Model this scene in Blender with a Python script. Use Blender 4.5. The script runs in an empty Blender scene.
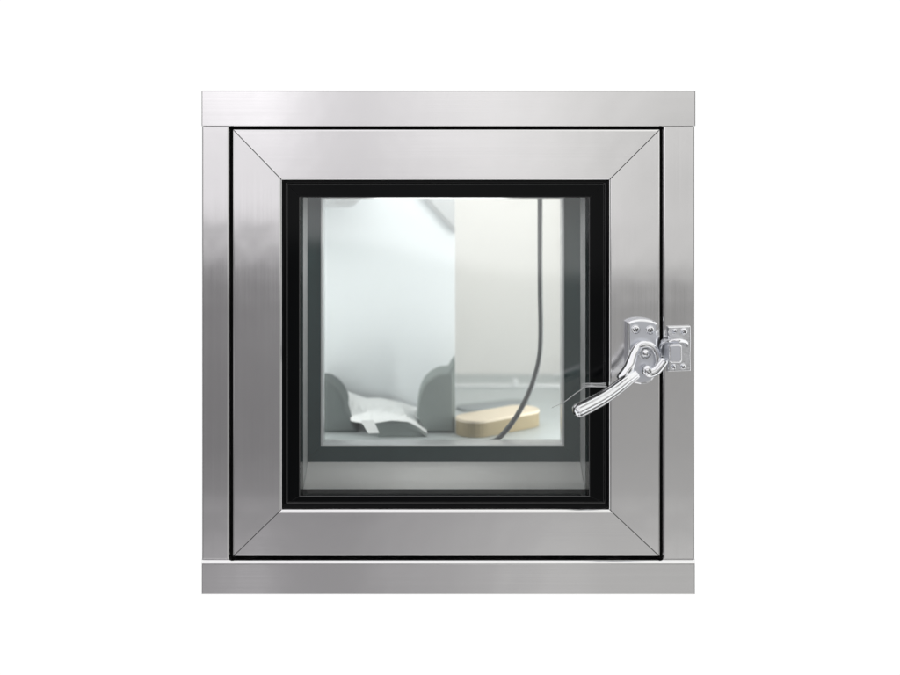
import bpy, bmesh, math, random
from mathutils import Vector, Matrix
random.seed(7)
S = bpy.context.scene
C = S.collection
PI = math.pi

# ------------------------------------------------------------------ layout
# metres; the front of the window is the plane y = 0, y grows into the housing.
# VX, VZ is the point of that plane straight in front of the lens, 1 m away.
DIST = 1.0
VX, VZ = -0.016, 0.1395


def P(px, py, d=0.0):
    k = (DIST + d) / DIST / 1000.0
    return Vector((VX + (px - 434.0) * k, d, VZ + (198.0 - py) * k))


def Q(px, py, d=0.0):
    p = P(px, py, d)
    return (p.x, p.z)


# ------------------------------------------------------------------ materials
def mat(name):
    m = bpy.data.materials.new(name)
    m.use_nodes = True
    nt = m.node_tree
    nt.nodes.clear()
    out = nt.nodes.new('ShaderNodeOutputMaterial')
    b = nt.nodes.new('ShaderNodeBsdfPrincipled')
    nt.links.new(b.outputs[0], out.inputs[0])
    return m, nt, b, out


def nmath(nt, op, a, b=None, c=None, clamp=False):
    n = nt.nodes.new('ShaderNodeMath')
    n.operation = op
    n.use_clamp = clamp
    for i, v in enumerate((a, b, c)):
        if v is None:
            continue
        if isinstance(v, (int, float)):
            n.inputs[i].default_value = v
        else:
            nt.links.new(v, n.inputs[i])
    return n.outputs[0]


def noise(nt, scale_vec, scale=1.0, detail=3.0, rough=0.55):
    tc = nt.nodes.new('ShaderNodeTexCoord')
    mp = nt.nodes.new('ShaderNodeMapping')
    mp.inputs['Scale'].default_value = scale_vec
    nz = nt.nodes.new('ShaderNodeTexNoise')
    nz.inputs['Scale'].default_value = scale
    nz.inputs['Detail'].default_value = detail
    nz.inputs['Roughness'].default_value = rough
    nt.links.new(tc.outputs['Object'], mp.inputs['Vector'])
    nt.links.new(mp.outputs[0], nz.inputs['Vector'])
    return nz.outputs['Fac']


def maprange(nt, v, a, b, c, d, smooth=False):
    n = nt.nodes.new('ShaderNodeMapRange')
    n.interpolation_type = 'SMOOTHSTEP' if smooth else 'LINEAR'
    for i, x in enumerate((a, b, c, d)):
        n.inputs[i + 1].default_value = x
    nt.links.new(v, n.inputs[0])
    return n.outputs[0]


def brushed(name, horizontal, col=(0.86, 0.855, 0.86), rough=0.165, aniso=0.7):
    """stainless sheet with its grain along the member"""
    m, nt, b, out = mat(name)
    b.inputs['Metallic'].default_value = 1.0
    b.inputs['Base Color'].default_value = (*col, 1)
    fine = (3.0, 900.0, 900.0) if horizontal else (900.0, 900.0, 3.0)
    f = noise(nt, fine, 1.0, 4.0, 0.7)
    soft = noise(nt, (9.0, 9.0, 9.0), 1.0, 2.0, 0.5)
    r = nmath(nt, 'ADD', maprange(nt, f, 0.3, 0.7, rough - 0.02, rough + 0.02),
              maprange(nt, soft, 0.3, 0.7, -0.025, 0.025))
    nt.links.new(r, b.inputs['Roughness'])
    b.inputs['Anisotropic'].default_value = aniso
    t = nt.nodes.new('ShaderNodeCombineXYZ')
    t.inputs[0].default_value = 0.0 if horizontal else 1.0
    t.inputs[2].default_value = 1.0 if horizontal else 0.0
    nt.links.new(t.outputs[0], b.inputs['Tangent'])
    bp = nt.nodes.new('ShaderNodeBump')
    bp.inputs['Strength'].default_value = 0.035
    bp.inputs['Distance'].default_value = 0.00003
    nt.links.new(f, bp.inputs['Height'])
    # the sheet is never perfectly flat
    wv = noise(nt, (14.0, 14.0, 14.0), 1.0, 2.0, 0.45)
    bp2 = nt.nodes.new('ShaderNodeBump')
    bp2.inputs['Strength'].default_value = 1.0
    bp2.inputs['Distance'].default_value = 0.00045
    nt.links.new(wv, bp2.inputs['Height'])
    nt.links.new(bp.outputs[0], bp2.inputs['Normal'])
    nt.links.new(bp2.outputs[0], b.inputs['Normal'])
    return m


def plain(name, col, rough=0.5, metal=0.0, spec=0.5, var=0.06, vscale=30.0, bump=0.0):
    m, nt, b, out = mat(name)
    n = noise(nt, (1, 1, 1), vscale, 4.0)
    mx = nt.nodes.new('ShaderNodeMix')
    mx.data_type = 'RGBA'
    mx.inputs['A'].default_value = (*[c * (1 - var) for c in col], 1)
    mx.inputs['B'].default_value = (*[min(1, c * (1 + var)) for c in col], 1)
    nt.links.new(n, mx.inputs['Factor'])
    nt.links.new(mx.outputs['Result'], b.inputs['Base Color'])
    nt.links.new(maprange(nt, n, 0.3, 0.7, max(0.02, rough * 0.85), rough * 1.15), b.inputs['Roughness'])
    b.inputs['Metallic'].default_value = metal
    b.inputs['Specular IOR Level'].default_value = spec
    if bump:
        bp = nt.nodes.new('ShaderNodeBump')
        bp.inputs['Strength'].default_value = 0.6
        bp.inputs['Distance'].default_value = bump
        nt.links.new(n, bp.inputs['Height'])
        nt.links.new(bp.outputs[0], b.inputs['Normal'])
    return m


def glass(name, tint, ior):
    m = bpy.data.materials.new(name)
    m.use_nodes = True
    nt = m.node_tree
    nt.nodes.clear()
    out = nt.nodes.new('ShaderNodeOutputMaterial')
    tr = nt.nodes.new('ShaderNodeBsdfTransparent')
    tr.inputs[0].default_value = (*tint, 1)
    gl = nt.nodes.new('ShaderNodeBsdfGlossy')
    gl.inputs['Roughness'].default_value = 0.015
    fr = nt.nodes.new('ShaderNodeFresnel')
    fr.inputs[0].default_value = ior
    mix = nt.nodes.new('ShaderNodeMixShader')
    nt.links.new(fr.outputs[0], mix.inputs[0])
    nt.links.new(tr.outputs[0], mix.inputs[1])
    nt.links.new(gl.outputs[0], mix.inputs[2])
    nt.links.new(mix.outputs[0], out.inputs[0])
    return m


STEEL_H = brushed('brushed_steel_horizontal', True)
STEEL_V = brushed('brushed_steel_vertical', False)
EDGE = plain('polished_steel_edge', (0.88, 0.88, 0.88), 0.12, 1.0, var=0.02)
SILLM = plain('satin_sill', (0.80, 0.81, 0.80), 0.42, 0.2, var=0.05, vscale=14)
CHROME = plain('polished_chrome', (0.90, 0.91, 0.93), 0.05, 1.0, var=0.02)
PLATE = plain('satin_zinc_plate', (0.74, 0.76, 0.81), 0.36, 0.85, var=0.02)
KEEP = plain('cast_zinc_keeper', (0.74, 0.75, 0.77), 0.30, 0.9, var=0.10, vscale=300, bump=0.0006)
BLACK = plain('black_gloss_bead', (0.004, 0.0045, 0.005), 0.08, 0, 0.09, var=0.1)
BEADE = plain('bead_edge', (0.02, 0.021, 0.022), 0.25, 0, 0.9)
RUBBER = plain('black_rubber', (0.006, 0.006, 0.006), 0.8, 0, 0.1)
SLOT_SHADE = plain('shaded_recess', (0.10, 0.10, 0.105), 0.5, 0.5)
SLATE = plain('slate_grey_profile', (0.048, 0.086, 0.087), 0.45, 0, 0.4, var=0.08)
ALU = plain('dull_aluminium', (0.78, 0.79, 0.80), 0.45, 0.2, var=0.05)
TRIM = plain('bright_trim', (0.80, 0.82, 0.83), 0.35, 0.3, var=0.02)
LINING = plain('warm_white_lining', (0.865, 0.86, 0.845), 0.55, 0, 0.3, var=0.015, vscale=6)
PANEL = plain('cool_white_panel', (0.725, 0.765, 0.785), 0.5, 0, 0.3, var=0.012, vscale=8)
WORK = plain('grey_worktop', (0.46, 0.505, 0.51), 0.38, 0, 0.5, var=0.05, vscale=12)
GREYB = plain('soft_grey', (0.27, 0.305, 0.297), 0.85, 0, 0.2, var=0.10, vscale=25, bump=0.0015)
GREYD = plain('soft_dark_grey', (0.13, 0.152, 0.15), 0.85, 0, 0.2, var=0.12, vscale=25, bump=0.0015)
WHITE = plain('white_paper', (0.90, 0.92, 0.92), 0.6, 0, 0.3, var=0.02)
FIXT = plain('light_grey_plastic', (0.52, 0.54, 0.55), 0.5, 0, 0.4)
TAN = plain('tan_board', (0.34, 0.285, 0.18), 0.75, 0, 0.2, var=0.06, vscale=60)
CREAM = plain('cream_lid', (0.77, 0.68, 0.54), 0.7, 0, 0.2, var=0.05, vscale=60)
CABLE = plain('grey_cable_jacket', (0.135, 0.145, 0.15), 0.42, 0, 0.4, var=0.03)
SHADOWD = plain('blue_grey_shadow', (0.32, 0.35, 0.36), 0.8, 0, 0.2)
GLASS_F = glass('clear_glass', (0.988, 0.993, 0.991), 1.75)
GLASS_R = glass('rear_glass', (0.988, 0.993, 0.992), 1.5)


# ------------------------------------------------------------------ mesh helpers
def inset_poly(poly, ws):
    """move every edge of a CCW polygon inward by its own width"""
    n = len(poly)
    lines = []
    for i in range(n):
        a = Vector(poly[i]); b = Vector(poly[(i + 1) % n])
        d = (b - a).normalized()
        nrm = Vector((-d.y, d.x))
        lines.append((a + nrm * ws[i], d))
    res = []
    for i in range(n):
        p, d = lines[i - 1]
        q, e = lines[i]
        den = d.x * e.y - d.y * e.x
        if abs(den) < 1e-6:
            res.append(q.copy())
        else:
            t = ((q.x - p.x) * e.y - (q.y - p.y) * e.x) / den
            res.append(p + d * t)
    return res


def area(poly):
    return 0.5 * sum(poly[i][0] * poly[(i + 1) % len(poly)][1] - poly[(i + 1) % len(poly)][0] * poly[i][1]
                     for i in range(len(poly)))


def front(a, b, y):
    return Vector((a, y, b))


def top(a, b, y):            # outline lies in x,y; the rounded face looks up (height = -y)
    return Vector((a, b, -y))


def prism(bm, poly, y0, y1, w, seg=4, both=False, place=front, smooth=False, edge=0):
    """extrude an outline from y0 (front) to y1 (back) with a rounded front edge"""
    poly = list(poly)
    n = len(poly)
    ws = list(w) if isinstance(w, (list, tuple)) else [w] * n
    if area(poly) < 0:
        poly.reverse()
        ws = ws[::-1]
        ws = ws[1:] + ws[:1]
    W = max(ws)
    rings = []
    for k in range(seg + 1):
        a = PI / 2 * k / seg
        ins = inset_poly(poly, [x * (1 - math.sin(a)) for x in ws])
        rings.append((ins, y0 + W * (1 - math.cos(a))))
    if both:
        for k in range(seg, -1, -1):
            a = PI / 2 * k / seg
            ins = inset_poly(poly, [x * (1 - math.sin(a)) for x in ws])
            rings.append((ins, y1 - W * (1 - math.cos(a))))
    else:
        rings.append(([Vector(p) for p in poly], y1))
    vs = [[bm.verts.new(place(p[0], p[1], y)) for p in ring] for ring, y in rings]
    fs = []
    fs.append(bm.faces.new(vs[0]))
    fs.append(bm.faces.new(vs[-1][::-1]))
    for j, (a, b) in enumerate(zip(vs[:-1], vs[1:])):
        for i in range(n):
            f = bm.faces.new((a[i], b[i], b[(i + 1) % n], a[(i + 1) % n]))
            f.smooth = smooth
            if j < seg:
                f.material_index = edge
    return fs


def rect(x0, y0, x1, y1, d=0.0):
    a = Q(x0, y1, d); b = Q(x1, y0, d)
    return [(a[0], a[1]), (b[0], a[1]), (b[0], b[1]), (a[0], b[1])]


def box(bm, x0, x1, y0, y1, z0, z1, bev=0.0):
    if bev:
        prism(bm, [(x0, z0), (x1, z0), (x1, z1), (x0, z1)], y0, y1, bev, 3)
        return
    v = [bm.verts.new((x, y, z)) for z in (z0, z1) for y in (y0, y1) for x in (x0, x1)]
    for f in ((0, 1, 3, 2), (4, 6, 7, 5), (0, 4, 5, 1), (2, 3, 7, 6), (0, 2, 6, 4), (1, 5, 7, 3)):
        bm.faces.new([v[i] for i in f])


def spline(pts, n):
    pts = [Vector(p) for p in pts]
    ext = [pts[0] * 2 - pts[1]] + pts + [pts[-1] * 2 - pts[-2]]
    res = []
    for i in range(1, len(ext) - 2):
        p0, p1, p2, p3 = ext[i - 1:i + 3]
        for k in range(n):
            t = k / n
            res.append(0.5 * (2 * p1 + (p2 - p0) * t + (2 * p0 - 5 * p1 + 4 * p2 - p3) * t * t
                              + (3 * p1 - p0 - 3 * p2 + p3) * t ** 3))
    res.append(pts[-1])
    return res


def tube(bm, pts, radii, n=8, seg=18, flute=0.0, flat=1.0, cap=0.6):
    """swept round bar; radii are per control point; flat squeezes it towards the wall"""
    c = spline(pts, n)
    m = len(c)
    nr = len(radii) - 1
    rr = []
    for i in range(m):
        t = i / (m - 1) * nr
        k = min(int(t), nr - 1)
        s = t - k
        rr.append(radii[k] * (1 - s) + radii[k + 1] * s)
    tang = [(c[min(i + 1, m - 1)] - c[max(i - 1, 0)]).normalized() for i in range(m)]
    rings = []
    ref = Vector((0, -1, 0))
    fr = []
    for t in tang:
        nn = (ref - t * ref.dot(t))
        if nn.length < 1e-3:
            nn = Vector((1, 0, 0)) - t * t.x
        nn.normalize()
        bb = t.cross(nn).normalized()
        ref = nn
        fr.append((nn, bb))
    def ring(cen, r, f):
        nn, bb = f
        out = []
        for k in range(seg):
            a = 2 * PI * k / seg
            q = r * (1 + flute * math.cos(8 * a))
            out.append(bm.verts.new(cen + nn * (math.cos(a) * q * flat) + bb * (math.sin(a) * q)))
        return out
    for k in (0.0, 0.35, 0.7):
        a = k * PI / 2
        rings.append(ring(c[0] - tang[0] * rr[0] * cap * math.cos(a), rr[0] * max(0.25, math.sin(a)), fr[0]))
    for i in range(m):
        rings.append(ring(c[i], rr[i], fr[i]))
    for k in (0.7, 0.35, 0.0):
        a = k * PI / 2
        rings.append(ring(c[-1] + tang[-1] * rr[-1] * cap * math.cos(a), rr[-1] * max(0.25, math.sin(a)), fr[-1]))
    for a, b in zip(rings[:-1], rings[1:]):
        for k in range(seg):
            f = bm.faces.new((a[k], b[k], b[(k + 1) % seg], a[(k + 1) % seg]))
            f.smooth = True
    bm.faces.new(rings[0]); bm.faces.new(rings[-1][::-1])


def dome(bm, cen, r, h, seg=24, rings=6, axis='front'):
    """round head rising h from a flat base towards the viewer"""
    vs = []
    for k in range(rings):
        a = PI / 2 * k / rings
        vs.append([bm.verts.new(cen + Vector((math.cos(t) * r * math.cos(a), -h * math.sin(a), math.sin(t) * r * math.cos(a))))
                   for t in [2 * PI * i / seg for i in range(seg)]])
    tip = bm.verts.new(cen + Vector((0, -h, 0)))
    for a, b in zip(vs[:-1], vs[1:]):
        for i in range(seg):
            f = bm.faces.new((a[i], a[(i + 1) % seg], b[(i + 1) % seg], b[i])); f.smooth = True
    for i in range(seg):
        f = bm.faces.new((vs[-1][i], vs[-1][(i + 1) % seg], tip)); f.smooth = True
    bm.faces.new(vs[0][::-1])


def arc(cx, cy, r, a0, a1, n):
    return [(cx + r * math.cos(math.radians(a0 + (a1 - a0) * i / n)),
             cy + r * math.sin(math.radians(a0 + (a1 - a0) * i / n))) for i in range(n + 1)]


WORLD = {}


def obj(name, bm, m, parent=None, origin=None):
    bmesh.ops.recalc_face_normals(bm, faces=bm.faces)
    xs = [v.co for v in bm.verts]
    if origin is None:
        lo = Vector([min(c[i] for c in xs) for i in range(3)])
        hi = Vector([max(c[i] for c in xs) for i in range(3)])
        origin = (lo + hi) / 2
        if parent is None:
            origin.z = lo.z
    for v in bm.verts:
        v.co -= origin
    me = bpy.data.meshes.new(name)
    bm.to_mesh(me); bm.free()
    for x in (m if isinstance(m, (list, tuple)) else [m]):
        me.materials.append(x)
    o = bpy.data.objects.new(name, me)
    C.objects.link(o)
    WORLD[o.name] = Vector(origin)
    if parent:
        o.parent = parent
        o.location = Vector(origin) - WORLD[parent.name]
    else:
        o.location = origin
    return o


def tag(o, label, cat, group=None):
    o['label'] = label; o['category'] = cat; o['kind'] = 'thing'
    if group:
        o['group'] = group
    return o


def new():
    return bmesh.new()


# ------------------------------------------------------------------ the window
root = bpy.data.objects.new('steel_window', None)
C.objects.link(root)
root.location = P(448.5, 594)
root.location.y = 0.3
WORLD[root.name] = root.location.copy()
root.empty_display_size = 0.1
tag(root, 'square brushed stainless steel window with black inner frame and chrome lever handle', 'window')

FD = 0.034      # depth of the front members
# outer frame: rails run through, stiles stand between them
b = new(); prism(b, rect(201, 90, 696, 126.4), -0.001, FD, [0.0007, 0.0016, 0.0016, 0.0016], edge=1); obj('frame_rail', b, (STEEL_H, EDGE), root)
b = new()
r = rect(201.7, 559.2, 694.8, 593.6)
prism(b, r, -0.005, FD, [0.0018, 0.0018, 0.0036, 0.0018], 6, edge=1); obj('frame_rail', b, (STEEL_H, EDGE), root)
b = new(); prism(b, rect(201, 126.7, 229.6, 559.2), 0.0, FD, [0.0005, 0.0022, 0.0005, 0.0022], edge=1); obj('frame_stile', b, (STEEL_V, EDGE), root)
b = new(); prism(b, rect(662.8, 126.7, 695.5, 559.2), 0.0, FD, [0.0005, 0.0022, 0.0005, 0.0022], edge=1); obj('frame_stile', b, (STEEL_V, EDGE), root)

# sash: four mitred members with a hairline at each mitre
ox0, oy0, ox1, oy1 = 232.8, 129.2, 660.0, 556.6
ix0, iy0, ix1, iy1 = 282.0, 180.0, 609.0, 509.0
g = 0.22


def quad(*p):
    return [Q(*q) for q in p]


WO, WI, WM = 0.0022, 0.0022, 0.0003
# outlines are listed outer edge, mitre, inner edge, mitre
for name, pts, m, wi in (
    ('sash_rail', ((ox0 + g, oy0), (ox1 - g, oy0), (ix1 - g, iy0), (ix0 + g, iy0)), STEEL_H, WI),
    ('sash_rail', ((ox0 + g, oy1), (ix0 + g, iy1), (ix1 - g, iy1), (ox1 - g, oy1)), STEEL_H, 0.0034),
    ('sash_stile', ((ox0, oy0 + g), (ix0, iy0 + g), (ix0, iy1 - g), (ox0, oy1 - g)), STEEL_V, WI),
    ('sash_stile', ((ox1, oy0 + g), (ox1, oy1 - g), (ix1, iy1 - g), (ix1, iy0 + g)), STEEL_V, WI),
):
    poly = quad(*pts)
    ws = []
    for i in range(4):
        a, c = pts[i], pts[(i + 1) % 4]
        if abs(a[0] - c[0]) > 5 and abs(a[1] - c[1]) > 5:
            ws.append(WM)
        else:
            on_in = (a[1] == c[1] and a[1] in (iy0, iy1)) or (a[0] == c[0] and a[0] in (ix0, ix1))
            ws.append(wi if on_in else WO)
    b = new(); prism(b, poly, -0.001, FD, ws, 5, edge=1)
    obj(name, b, (m, EDGE), root)


def ring4(bm, outer, inner, y0, y1, w, d0=0.0, d1=None, edge=0):
    """four mitred bars round an opening, outer / inner are pixel rects at depth d"""
    d1 = d0 if d1 is None else d1
    O = [Q(outer[0], outer[1], d0), Q(outer[2], outer[1], d0), Q(outer[2], outer[3], d0), Q(outer[0], outer[3], d0)]
    I = [Q(inner[0], inner[1], d1), Q(inner[2], inner[1], d1), Q(inner[2], inner[3], d1), Q(inner[0], inner[3], d1)]
    for i in range(4):
        j = (i + 1) % 4
        prism(bm, [O[i], I[i], I[j], O[j]], y0, y1, [0.0002, w, 0.0002, w], 3, edge=edge)


# rubber seal at the bottom of the gap round the sash
b = new()
ring4(b, (228, 125, 664.5, 560.5), (234.5, 131, 658.5, 554.5), 0.008, 0.03, 0.0005)
obj('rubber_seal', b, RUBBER, root)

# black glazing bead: a thin outer lip, then the wide flat
b = new()
ring4(b, (280, 178, 611, 511), (285.6, 183.4, 605.8, 505.2), 0.009, 0.030, 0.0009, edge=1)
ring4(b, (286.1, 183.9, 605.3, 504.7), (299.2, 197.6, 590.0, 497.9), 0.0065, 0.0305, 0.0009, edge=1)
obj('glazing_bead', b, (BLACK, BEADE), root)

# double glazing and what shows between the panes
b = new()
r = rect(297, 190, 593, 500)
prism(b, r, 0.0309, 0.0349, 0.0003, 2); obj('glass_pane', b, GLASS_F, root)

# aluminium lining of the reveal
dA, dB = 0.0355, 0.072
b = new()
zt = P(0, 193, dA).z
zb = P(0, 489, dA).z
xl = P(303, 0, dA).x
xr = P(585.5, 0, dA).x
for x in (xl, xr):
    s = -1 if x == xl else 1
    box(b, min(x, x + s * 0.004), max(x, x + s * 0.004), dA, dB, zb - 0.01, zt + 0.004)
box(b, xl + 0.0002, xr - 0.0002, dA, dB, zt, zt + 0.004)
obj('reveal_lining', b, ALU, root)
# sloping steel sill at the foot of the reveal
b = new()
za = P(0, 490, dA).z; zc = P(0, 462, dB).z
pr = [(dA, za), (dB - 0.0004, zc), (dB - 0.0004, za - 0.008), (dA, za - 0.008)]
v = [[b.verts.new((x, y, z)) for y, z in pr] for x in (xl + 0.0004, xr - 0.0004)]
b.faces.new(v[0]); b.faces.new(v[1][::-1])
for i in range(4):
    b.faces.new((v[0][i], v[1][i], v[1][(i + 1) % 4], v[0][(i + 1) % 4]))
obj('sill', b, SILLM, root)

# slate rear frame with bright trim round its opening
b = new()
ring4(b, (270, 150, 618, 492), (321, 196.6, 564, 446.4), dB, dB + 0.02, 0.0006, dB)
rear = obj('rear_frame', b, SLATE, root)
b = new()
ring4(b, (320.9, 196.5, 564.1, 446.5), (322.6, 198.6, 562.4, 444.6), dB - 0.0012, dB + 0.02, 0.0004, dB)
obj('trim', b, TRIM, rear)
b = new()
prism(b, rect(318, 194, 567, 449, dB), dB + 0.0206, dB + 0.0246, 0.0003, 2)
obj('rear_glass_pane', b, GLASS_R, root)

# ------------------------------------------------------------------ housing behind the window
HX0, HX1 = P(204, 0).x, P(693, 0).x
HZ0, HZ1 = P(0, 591).z, P(0, 93).z
HB = 0.56
t = 0.0015
b = new()
y0 = FD + 0.0004
box(b, HX0, HX0 + t, y0, HB + 0.008, HZ0, HZ1)
box(b, HX1 - t, HX1, y0, HB + 0.008, HZ0, HZ1)
box(b, HX0 + t, HX1 - t, y0, HB + 0.008, HZ0, HZ0 + t)
box(b, HX0 + t, HX1 - t, y0, HB + 0.008, HZ1 - t, HZ1)
box(b, HX0 + t, HX1 - t, HB + 0.0062, HB + 0.008, HZ0 + t, HZ1 - t)
housing = obj('housing', b, STEEL_V, root)
LX0, LX1, LZ0, LZ1 = HX0 + 0.002, HX1 - 0.002, HZ0 + 0.002, HZ1 - 0.002
b = new(); T = 0.004; y0 = dB + 0.026
box(b, LX0, LX0 + T, y0, HB, LZ0, LZ1)
box(b, LX1 - T, LX1, y0, HB, LZ0, LZ1)
box(b, LX0 + T, LX1 - T, y0, HB, LZ1 - T, LZ1)
box(b, LX0 + T, LX1 - T, y0, HB, LZ0, LZ0 + T)
box(b, LX0, LX1, HB + 0.0002, HB + 0.006, LZ0, LZ1)
obj('lining', b, LINING, housing)
# carcass that carries the rear frame inside the housing
b = new()
ring4(b, (206, 95, 691, 589), (272, 152, 616, 490), dB + 0.001, dB + 0.019, 0.0003)
obj('carcass', b, SLATE, housing)
WZ = VZ - 0.275                        # worktop surface
b = new()
box(b, LX0 + T + 0.0005, LX1 - T - 0.0005, dB + 0.030, HB - 0.0005, WZ - 0.012, WZ)
obj('worktop', b, WORK, housing)
# rounded fitting on the ceiling, lower edge in view
b = new()
zc = P(0, 208, 0.17).z
fx = P(333, 0, 0.17).x
pl = []
for i in range(48):
    a = 2 * PI * i / 48
    pl.append((fx + 0.030 * math.cos(a), 0.215 + 0.030 * math.sin(a)))
prism(b, pl, zc, LZ1 - T, 0.018, 8, place=lambda a_, b_, y: Vector((a_, b_, y)), smooth=True)
obj('ceiling_fitting', b, FIXT, housing)

# ------------------------------------------------------------------ lever handle
def hx(px, py, d):
    return P(px, py, d)


PD = -0.012
pts = [Q(628, 376, PD)] + [Q(x, y, PD) for x, y in ((630.5, 380.4), (635, 383.4), (641, 384.6), (647, 384), (652.4, 380.6), (656.4, 375), (658, 367))]
pts += [Q(x, y, PD) for x, y in ((658, 323.5), (654.5, 321.6), (650, 320.2), (645, 319.4), (640, 319.2), (635, 319.8), (631, 321), (627.6, 322.8))]
b = new(); prism(b, pts, PD, -0.0013, 0.0022, 5, edge=1)
plate = obj('handle_plate', b, (PLATE, CHROME), root)


def screw(px, py, r, d, parent, slot, rot):
    b = new()
    c = P(px, py, d)
    n = 20
    prism(b, [(c.x + r * math.cos(2 * PI * i / n), c.z + r * math.sin(2 * PI * i / n)) for i in range(n)], d - 0.0006, d, 0.0004, 3)
    dome(b, Vector((c.x, d - 0.0005, c.z)), r * 0.86, 0.0021)
    rr = r * 0.55
    nf = len(b.faces)
    for k in range(2):              # raised bars, dark colour stands in for shade in a cross recess
        a = rot + k * PI / 2
        u = Vector((math.cos(a), math.sin(a))); w = Vector((-u.y, u.x)) * r * 0.10
        cc = Vector((c.x, c.z))
        s0 = r * 0.105 if k else 0.0
        segs = [(-rr, -s0), (s0, rr)] if k else [(-rr, rr)]
        for p0, p1 in segs:
            q = [cc + u * p0 - w, cc + u * p1 - w, cc + u * p1 + w, cc + u * p0 + w]
            prism(b, [(x.x, x.y) for x in q], d - 0.0027, d - 0.0012, 0.00015, 2)
    b.faces.ensure_lookup_table()
    for f in b.faces[nf:]:
        f.material_index = 1
    slot = (slot, SLOT_SHADE)
    return obj('screw', b, slot, parent)


screw(635.6, 329.3, 0.0046, PD - 0.0001, plate, CHROME, 0.5)
screw(650.3, 329.9, 0.0046, PD - 0.0001, plate, CHROME, 1.1)

# lever: flat head, raised collar round the pivot, fluted grip
LD = -0.0165
b = new()
hd = [Q(x, y, LD) for x, y in ((633, 374), (630, 368), (632, 360), (635, 352), (639, 347), (645, 345), (651, 347), (655.5, 352), (657, 359), (656, 366), (652, 371), (645, 374))]
prism(b, hd, LD, PD - 0.0002, 0.0012, 3)
head = obj('lever', b, PLATE, plate)
b = new()
col = [(655.2, 368), (658, 360), (656.3, 351.5), (651.5, 346), (645, 344), (638.6, 346.2), (634.6, 353), (631.6, 361), (628.4, 369), (622, 378.5)]
tube(b, [P(x, y, LD - 0.002 - 0.012 * max(0, (i - 5)) / 4) for i, (x, y) in enumerate(col)],
     [0.0026, 0.0032, 0.0034, 0.0035, 0.0037, 0.0041, 0.0045, 0.0050, 0.0055, 0.0058], 8, 20)
gp = [(635.5, 374.5), (627, 380.2), (617, 388.2), (604, 397.2), (590, 405), (577.6, 411.4)]
tube(b, [P(x, y, -0.030 - 0.004 * i) for i, (x, y) in enumerate(gp)],
     [0.0050, 0.0058, 0.0061, 0.0064, 0.0067, 0.0068], 8, 64, 0.055, 1.0, 0.6)
obj('lever_grip', b, CHROME, plate)
b = new()
dome(b, P(645.3, 353.5, LD - 0.0004), 0.0062, 0.0012)
dome(b, P(645.3, 353.0, LD - 0.0014), 0.0047, 0.0042)
obj('pivot_cap', b, CHROME, plate)
# hook that draws the latch
b = new()
hk = [(646.5, 369.5), (650, 372.2), (655, 371), (659, 367.4), (664, 361)]
tube(b, [P(x, y, LD - 0.0055) for x, y in hk], [0.0058, 0.0053, 0.0048, 0.0045, 0.0042], 8, 20, 0, 0.9, 0.8)
obj('latch_hook', b, CHROME, plate)

# keeper on the outer frame
KD = -0.0045
b = new()
kp = [Q(x, y, KD) for x, y in ((667.6, 326.6), (690.6, 326.0), (691, 341), (690.4, 355), (690.8, 371), (668, 371.6))]
prism(b, kp, KD, 0.0, 0.0012, 4, edge=1)
keeper = obj('latch_keeper', b, (KEEP, CHROME), root)
b = new()
kk = [Q(x, y, -0.042) for x, y in ((669.4, 346.4), (671.4, 344.4), (680.4, 344.2), (682, 346), (682.2, 361), (680.6, 363), (671.6, 363.2), (669.6, 361.6))]
prism(b, kk, -0.042, KD - 0.0002, 0.0016, 5, edge=1)
obj('catch_block', b, (PLATE, CHROME), keeper)
b = new()
tube(b, [P(x, y, d) for x, y, d in ((661, 356, -0.012), (660.8, 347, -0.016), (664, 342.4, -0.024), (671, 341.2, -0.034), (680, 340.6, -0.036), (686, 342.4, -0.020), (687.4, 346, -0.006))],
     [0.0015, 0.0017, 0.0018, 0.0019, 0.0019, 0.0018, 0.0015], 8, 14)
obj('catch_loop', b, CHROME, keeper)
for px, py, rr, rot in ((675.0, 331.2, 0.0026, 0.3), (684.2, 331.4, 0.0038, 0.8), (673.6, 366.8, 0.0030, 0.2), (683.0, 366.6, 0.0032, 1.2)):
    screw(px, py, rr, KD - 0.0001, keeper, CHROME, rot)

# ------------------------------------------------------------------ things inside the housing
# cool white panel standing on the worktop at the left, its right edge in view
PDp = 0.262
b = new()
pz = P(0, 130, PDp).z
box(b, LX0 + T + 0.001, P(455, 0, PDp).x, PDp, PDp + 0.005, WZ + 0.0002, pz, 0.0006)
pan = tag(obj('partition_panel', b, PANEL), 'flat cool white panel filling the left half of the view through the glass', 'panel')
b = new()
gz = PDp - 0.014
tri = [Q(x, y, gz) for x, y in ((377, 148), (455, 233.5), (455, 148))]
prism(b, tri, gz, PDp - 0.0002, [0.0052, 0.0006, 0.0006], 1)
obj('corner_gusset', b, FIXT, pan)


def lump(name, outline, d0, d1, w, m, label, cat, seg=7):
    b = new()
    prism(b, [Q(x, y, d0) for x, y in outline], d0, d1, w, seg, both=True, smooth=True)
    o = obj(name, b, m)
    return tag(o, label, cat)


def seat(d):                 # pixel row where the worktop is met at depth d
    return 198 + 275 / (1 + d)


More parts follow.
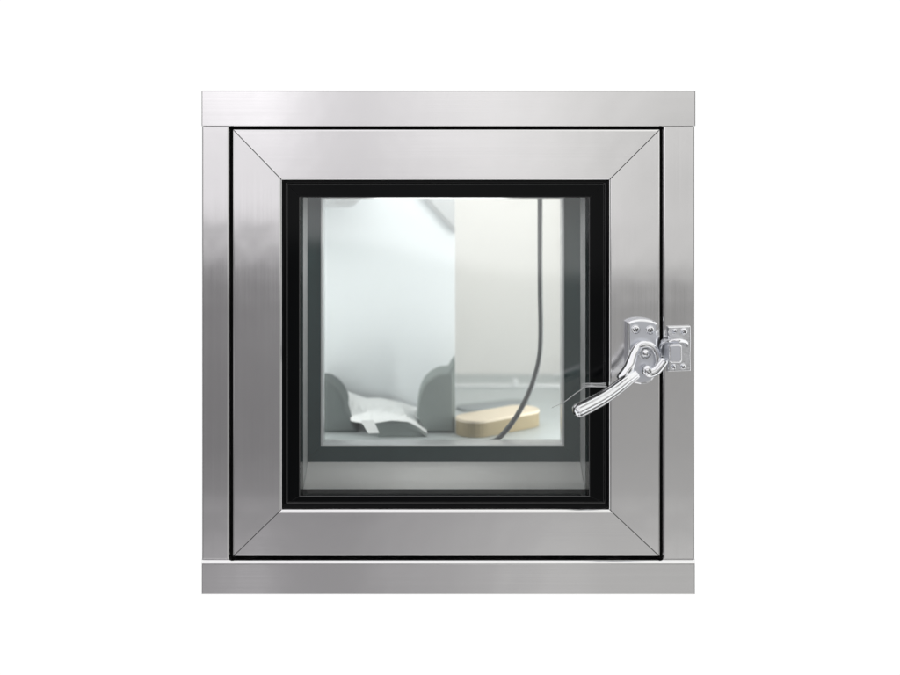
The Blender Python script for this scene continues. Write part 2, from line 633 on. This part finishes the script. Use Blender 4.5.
d = 0.170
s = seat(d) - 0.2  # solid grey forms modelled in place of a reflected figure
lump('reflection_form', ((300, s), (300, 388), (310, 382), (320, 380.2), (328, 381.8), (335, 386.6), (341, 394), (344.6, 402), (345.4, 410), (348.5, 414.4), (352, 417.4), (354.6, 424), (357.5, s)),
     d, d + 0.055, 0.005, GREYD, 'small dark grey rounded form standing in for a reflection in the lower left corner of the glass', 'reflection')
lump('reflection_form', ((424.5, s), (421.8, 425), (419.4, 420.6), (416.6, 417), (417.4, 404), (420, 393), (424, 384.5), (431, 377.8), (439, 373.6), (448.6, 372.8), (452, 367), (455, 361.6), (455.2, s)),
     d, d + 0.055, 0.004, GREYB, 'taller grey form standing in for a reflected figure, with a pointed corner beside the panel edge', 'reflection')
d = 0.150
s = seat(d) - 0.2
lump('grey_pad', ((372.5, 423.4), (392, 421), (408, 422.6), (418, 427.6), (427, s - 0.4), (427, s), (378, s)),
     d, d + 0.05, 0.0012, GREYB, 'low wedge shaped grey pad lying under the white paper', 'pad')
# folded white paper: a leaning sheet and a strip folded down in front
def pick(line, t_):
    t_ = t_ * (len(line) - 1)
    k = min(int(t_), len(line) - 2)
    return line[k].lerp(line[k + 1], t_ - k)


fr = [P(x, y, dd) for x, y, dd in ((351, 420.5, 0.165), (362, 422.6, 0.152), (376, 422.6, 0.148), (392, 420.2, 0.148), (408, 421.6, 0.149), (419, 427, 0.152), (427, 433.2, 0.156))]
bk = [P(x, y, dd) for x, y, dd in ((340, 388, 0.246), (352, 393, 0.252), (366, 398, 0.247), (380, 397.6, 0.255), (400, 402, 0.248), (414, 406.5, 0.254), (426, 411, 0.250))]
b = new()
NU, NV = 36, 12
from mathutils import noise as mn
grid = {}
for side in (0, 1):
    for i in range(NU + 1):
        for j in range(NV + 1):
            p = pick(fr, i / NU).lerp(pick(bk, i / NU), j / NV)
            e = math.sin(PI * j / NV)
            p.z += 0.0042 * e * mn.noise(Vector((p.x * 55, p.y * 40, 1.3))) + 0.0022 * e * abs(mn.noise(Vector((p.x * 120, p.y * 110, 4.1))))
            p.z -= 0.0006 * side
            p.z = max(p.z, WZ + 0.0004 + 0.0006 * (1 - side))
            grid[side, i, j] = b.verts.new(p)
for i in range(NU):
    for j in range(NV):
        b.faces.new((grid[0, i, j], grid[0, i + 1, j], grid[0, i + 1, j + 1], grid[0, i, j + 1]))
        b.faces.new((grid[1, i, j], grid[1, i, j + 1], grid[1, i + 1, j + 1], grid[1, i + 1, j]))
rim = [(i, 0) for i in range(NU)] + [(NU, j) for j in range(NV)] + [(i, NV) for i in range(NU, 0, -1)] + [(0, j) for j in range(NV, 0, -1)]
for k in range(len(rim)):
    p, q = rim[k], rim[(k + 1) % len(rim)]
    b.faces.new((grid[0, p[0], p[1]], grid[1, p[0], p[1]], grid[1, q[0], q[1]], grid[0, q[0], q[1]]))
paper = tag(obj('folded_paper', b, WHITE), 'crumpled bright white paper between the two grey forms', 'paper')
# a torn strip of it folds down in front of the pad and lies back
b = new()
sf = [P(368.4, 433.5, 0.1375), P(379.2, 433.2, 0.1375)]
sb = [P(360.5, 420.6, 0.1465), P(373.5, 420.2, 0.1465)]
lo_ = [p.copy() for p in sf]
for p in lo_:
    p.z = max(WZ + 0.0004, p.z)
vv = [lo_[0], lo_[1], sb[1], sb[0]]
va = [b.verts.new(p + Vector((0, -0.0007, 0.0005))) for p in vv]
vb = [b.verts.new(p) for p in vv]
b.faces.new(va); b.faces.new(vb[::-1])
for i in range(4):
    b.faces.new((va[i], vb[i], vb[(i + 1) % 4], va[(i + 1) % 4]))
obj('paper_strip', b, WHITE, paper)

# tan box with a cream lid, rounded at both ends, running back to the right
b = new()
def stadium(p, q, r, n=14):
    p = Vector(p); q = Vector(q)
    a0 = math.degrees(math.atan2(q.y - p.y, q.x - p.x))
    return arc(p.x, p.y, r, a0 + 90, a0 + 270, n) + arc(q.x, q.y, r, a0 - 90, a0 + 90, n)
pL = P(475, 0, 0.168); pR = P(520.5, 0, 0.212)
st = stadium((pL.x, 0.168), (pR.x, 0.212), 0.0225)
bh = 0.0165
prism(b, st, -(WZ + bh), -(WZ + 0.0004), 0.0008, 3, place=top)
bx = tag(obj('storage_box', b, TAN), 'long tan box with a cream lid and rounded ends on the worktop behind the cable', 'box')
b = new()
st = stadium((pL.x, 0.168), (pR.x, 0.212), 0.0227)
prism(b, st, -(WZ + bh + 0.0032), -(WZ + bh + 0.0002), 0.0012, 3, place=top)
obj('lid', b, CREAM, bx)

# thin dark slab in place of a soft shadow behind the box, bright rail further back
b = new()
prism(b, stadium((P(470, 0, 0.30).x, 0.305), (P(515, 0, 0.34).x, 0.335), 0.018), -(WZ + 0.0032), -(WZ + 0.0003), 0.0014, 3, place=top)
tag(obj('shadow_slab', b, SHADOWD), 'dark blue grey slab standing in for a soft shadow behind the tan box', 'shadow')
b = new()
xs0 = P(452, 0, 0.45).x; xs1 = P(566, 0, 0.45).x
box(b, xs0, xs1, 0.448, 0.456, WZ + 0.0003, WZ + 0.004, 0.0008)
box(b, P(513, 0, .45).x, P(518, 0, .45).x, 0.446, 0.458, WZ + 0.0003, WZ + 0.012, 0.001)
tag(obj('edge_rail', b, TRIM), 'thin pale rail with a small stop across the back of the worktop', 'rail')

# cable hanging from the ceiling and running on along the worktop
b = new()
cd = 0.110
cp = [P(540, 198, cd), P(540, 240, cd), P(540.2, 290, cd), P(540.8, 335, cd), P(538.5, 362, cd), P(530, 390, cd), P(516, 417, cd), P(500, 437, cd), P(489, 443.2, cd + 0.001)]
cp = [Vector((cp[0].x, cd, LZ1 - T - 0.0005)), Vector((cp[0].x, cd, LZ1 - 0.05))] + cp
e = cp[-1]
e.z = WZ + 0.0031
cp += [Vector((e.x - 0.006, cd - 0.004, WZ + 0.0031))]
tube(b, cp, [0.00285] * len(cp), 8, 14)
tag(obj('cable', b, CABLE), 'grey cable hanging down behind the glass and curving left at the bottom', 'cable')

# thin wire modelled in place of a reflection at the black bead
b = new()
wd = 0.0045
tube(b, [P(606.5, 386.6, 0.0045), P(597, 386.6, 0.0038), P(590.5, 386.2, 0.004), P(585, 387, 0.016), P(583, 388.6, 0.022), P(575, 393.8, 0.0245), P(564, 402, 0.0275), P(552, 407.6, 0.0285)],
     [0.0006, 0.0006, 0.0006, 0.0006, 0.0005, 0.00045, 0.0004, 0.0003], 8, 8)
for k in range(3):
    tube(b, [P(606, 383.2 + k * 1.6, 0.0052), P(598, 383.6 + k * 1.5, 0.0046), P(590.5, 383.4 + k * 1.6, 0.0048), P(584, 383.6 + 1.7 * k, 0.018), P(581.6, 384.6 + 1.4 * k, 0.0265)],
         [0.0005] * 5, 6, 8)
tag(obj('reflection_wire', b, ALU), 'thin wire standing in for a reflection at the right edge of the black frame by the handle', 'wire')

# ------------------------------------------------------------------ lamps
def lamp(name, loc, rot, sx, sy, energy, color=(1.0, 0.99, 0.97)):
    la = bpy.data.lights.new(name, 'AREA')
    la.shape = 'RECTANGLE'; la.size = sx; la.size_y = sy
    la.energy = energy
    la.color = color
    lo = bpy.data.objects.new(name, la)
    lo.location = loc
    lo.rotation_euler = rot
    C.objects.link(lo)


zm = (LZ0 + LZ1) / 2 - 0.055
# unseen fill lights added at the corners and ceiling to brighten the chamber
lamp('fill_strip', (LX0 + T + 0.014, 0.112, zm), (PI / 2, 0, math.radians(-62)), 0.02, 0.34, 0.40)
lamp('fill_strip', (LX1 - T - 0.014, 0.112, zm), (PI / 2, 0, math.radians(50)), 0.02, 0.34, 0.85)
lamp('chamber_fill', (0.05, 0.40, LZ1 - T - 0.004), (0, 0, 0), 0.34, 0.2, 0.40, (1.0, 0.98, 0.95))
lamp('chamber_fill', (-0.02, 0.118, LZ1 - T - 0.02), (math.radians(72), 0, 0), 0.36, 0.04, 0.38)
# unseen light added between the panes to brighten the sill
lamp('sill_fill', (-0.01, (dA + dB) / 2, P(0, 194, dA).z - 0.001), (0, 0, 0), 0.14, 0.02, 0.15)

# ------------------------------------------------------------------ surroundings: white studio behind, room behind the lens
w = bpy.data.worlds.new('World')
S.world = w
w.use_nodes = True
nt = w.node_tree
nt.nodes.clear()
wo = nt.nodes.new('ShaderNodeOutputWorld')
bg = nt.nodes.new('ShaderNodeBackground')
nt.links.new(bg.outputs[0], wo.inputs[0])
tc = nt.nodes.new('ShaderNodeTexCoord')
sp = nt.nodes.new('ShaderNodeSeparateXYZ')
nt.links.new(tc.outputs['Generated'], sp.inputs[0])
X, Y, Z = sp.outputs
ny = nmath(nt, 'MAXIMUM', nmath(nt, 'MULTIPLY', Y, -1.0), 0.04)
U = nmath(nt, 'DIVIDE', X, ny)
V = nmath(nt, 'DIVIDE', Z, ny)


def sm(v, a, b_, c, d_):
    return maprange(nt, v, a, b_, c, d_, True)


def lerp(t_, a, b_):
    n = nt.nodes.new('ShaderNodeMix')
    n.data_type = 'FLOAT'
    for k, v in ((0, t_), (2, a), (3, b_)):
        if isinstance(v, (int, float)):
            n.inputs[k].default_value = v
        else:
            nt.links.new(v, n.inputs[k])
    return n.outputs[0]


def blob(u0, v0, su, sv, amp):
    a = nmath(nt, 'POWER', nmath(nt, 'DIVIDE', nmath(nt, 'SUBTRACT', U, u0), su), 2.0)
    c = nmath(nt, 'POWER', nmath(nt, 'DIVIDE', nmath(nt, 'SUBTRACT', V, v0), sv), 2.0)
    return nmath(nt, 'MULTIPLY', nmath(nt, 'EXPONENT', nmath(nt, 'MULTIPLY', nmath(nt, 'ADD', a, c), -1.0)), amp)


low = sm(U, -0.20, 0.20, 0.20, 0.40)
low = nmath(nt, 'ADD', low, sm(V, -0.38, -0.28, 0.19, 0.0))
low = lerp(sm(V, -0.60, -0.48, 1.0, 0.0), low, 0.10)
low = lerp(sm(V, -1.05, -0.90, 1.0, 0.0), low, 0.85)
high = sm(V, 0.45, 0.52, 0.92, 0.30)
high = lerp(sm(V, 0.62, 0.70, 0.0, 1.0), high, 1.0)
edge_v = nmath(nt, 'SUBTRACT', V, sm(U, -0.10, 0.10, -0.040, -0.075))
room = lerp(sm(edge_v, -0.012, 0.008, 0.0, 1.0), low, high)
for q in ((-0.19, 0.16, 0.06, 0.055, 0.95), (-0.09, 0.10, 0.05, 0.09, -0.22), (0.03, 0.1, 0.06, 0.1, 0.12), (0.25, 0.0, 0.09, 0.14, -0.42),
          (-0.19, -0.42, 0.016, 0.09, 0.30), (-0.10, -0.42, 0.04, 0.07, -0.13), (-0.02, -0.34, 0.03, 0.05, 0.09), (0.10, -0.40, 0.05, 0.08, 0.07), (0.03, -0.43, 0.03, 0.05, -0.06)):
    room = nmath(nt, 'ADD', room, blob(*q))
# noise added to the room tone for cloudy reflections in the steel
nz = nt.nodes.new('ShaderNodeTexNoise')
nz.inputs['Scale'].default_value = 9.0
nz.inputs['Detail'].default_value = 3.0
nt.links.new(tc.outputs['Generated'], nz.inputs['Vector'])
room = nmath(nt, 'MULTIPLY', room, maprange(nt, nz.outputs['Fac'], 0.3, 0.7, 0.88, 1.12))
# dark bands added to both sides give the chrome its contrast
side = nmath(nt, 'MULTIPLY', sm(nmath(nt, 'ABSOLUTE', U), 0.55, 0.7, 0.0, 1.0), sm(nmath(nt, 'ABSOLUTE', U), 1.5, 1.8, 1.0, 0.0))
room = lerp(nmath(nt, 'MULTIPLY', side, sm(V, 0.25, 0.45, 1.0, 0.0)), room, 0.10)
room = nmath(nt, 'MAXIMUM', room, 0.03)
val = lerp(sm(Y, -0.42, -0.12, 0.0, 1.0), room, 1.06)
cr = nt.nodes.new('ShaderNodeCombineColor')
warm = sm(U, -0.2, 0.25, 0.0, 1.0)
isroom = sm(Y, -0.42, -0.12, 1.0, 0.0)
for i, (l_, r_) in enumerate(((1.0, 1.0), (0.978, 0.993), (1.0, 0.975))):
    k = lerp(isroom, 1.0, lerp(warm, l_, r_))
    nt.links.new(nmath(nt, 'MULTIPLY', val, k), cr.inputs[i])
nt.links.new(cr.outputs[0], bg.inputs[0])
bg.inputs[1].default_value = 1.0

# ------------------------------------------------------------------ camera
cam = bpy.data.cameras.new('camera')
co = bpy.data.objects.new('camera', cam)
C.objects.link(co)
co.location = (VX, -DIST, VZ)
co.rotation_euler = (PI / 2, 0, 0)
cam.sensor_width = 36
cam.lens = 40.0
cam.shift_x = 16 / 900
cam.shift_y = -139.5 / 900
cam.clip_start = 0.05
cam.clip_end = 100
cam.dof.use_dof = True
cam.dof.focus_distance = DIST + 0.012
cam.dof.aperture_fstop = 2.2
S.camera = co

S.view_settings.view_transform = 'Standard'
S.view_settings.look = 'None'
S.view_settings.exposure = 0
S.view_settings.gamma = 1
S.cycles.max_bounces = 16
S.cycles.transparent_max_bounces = 24
S.cycles.use_denoising = True
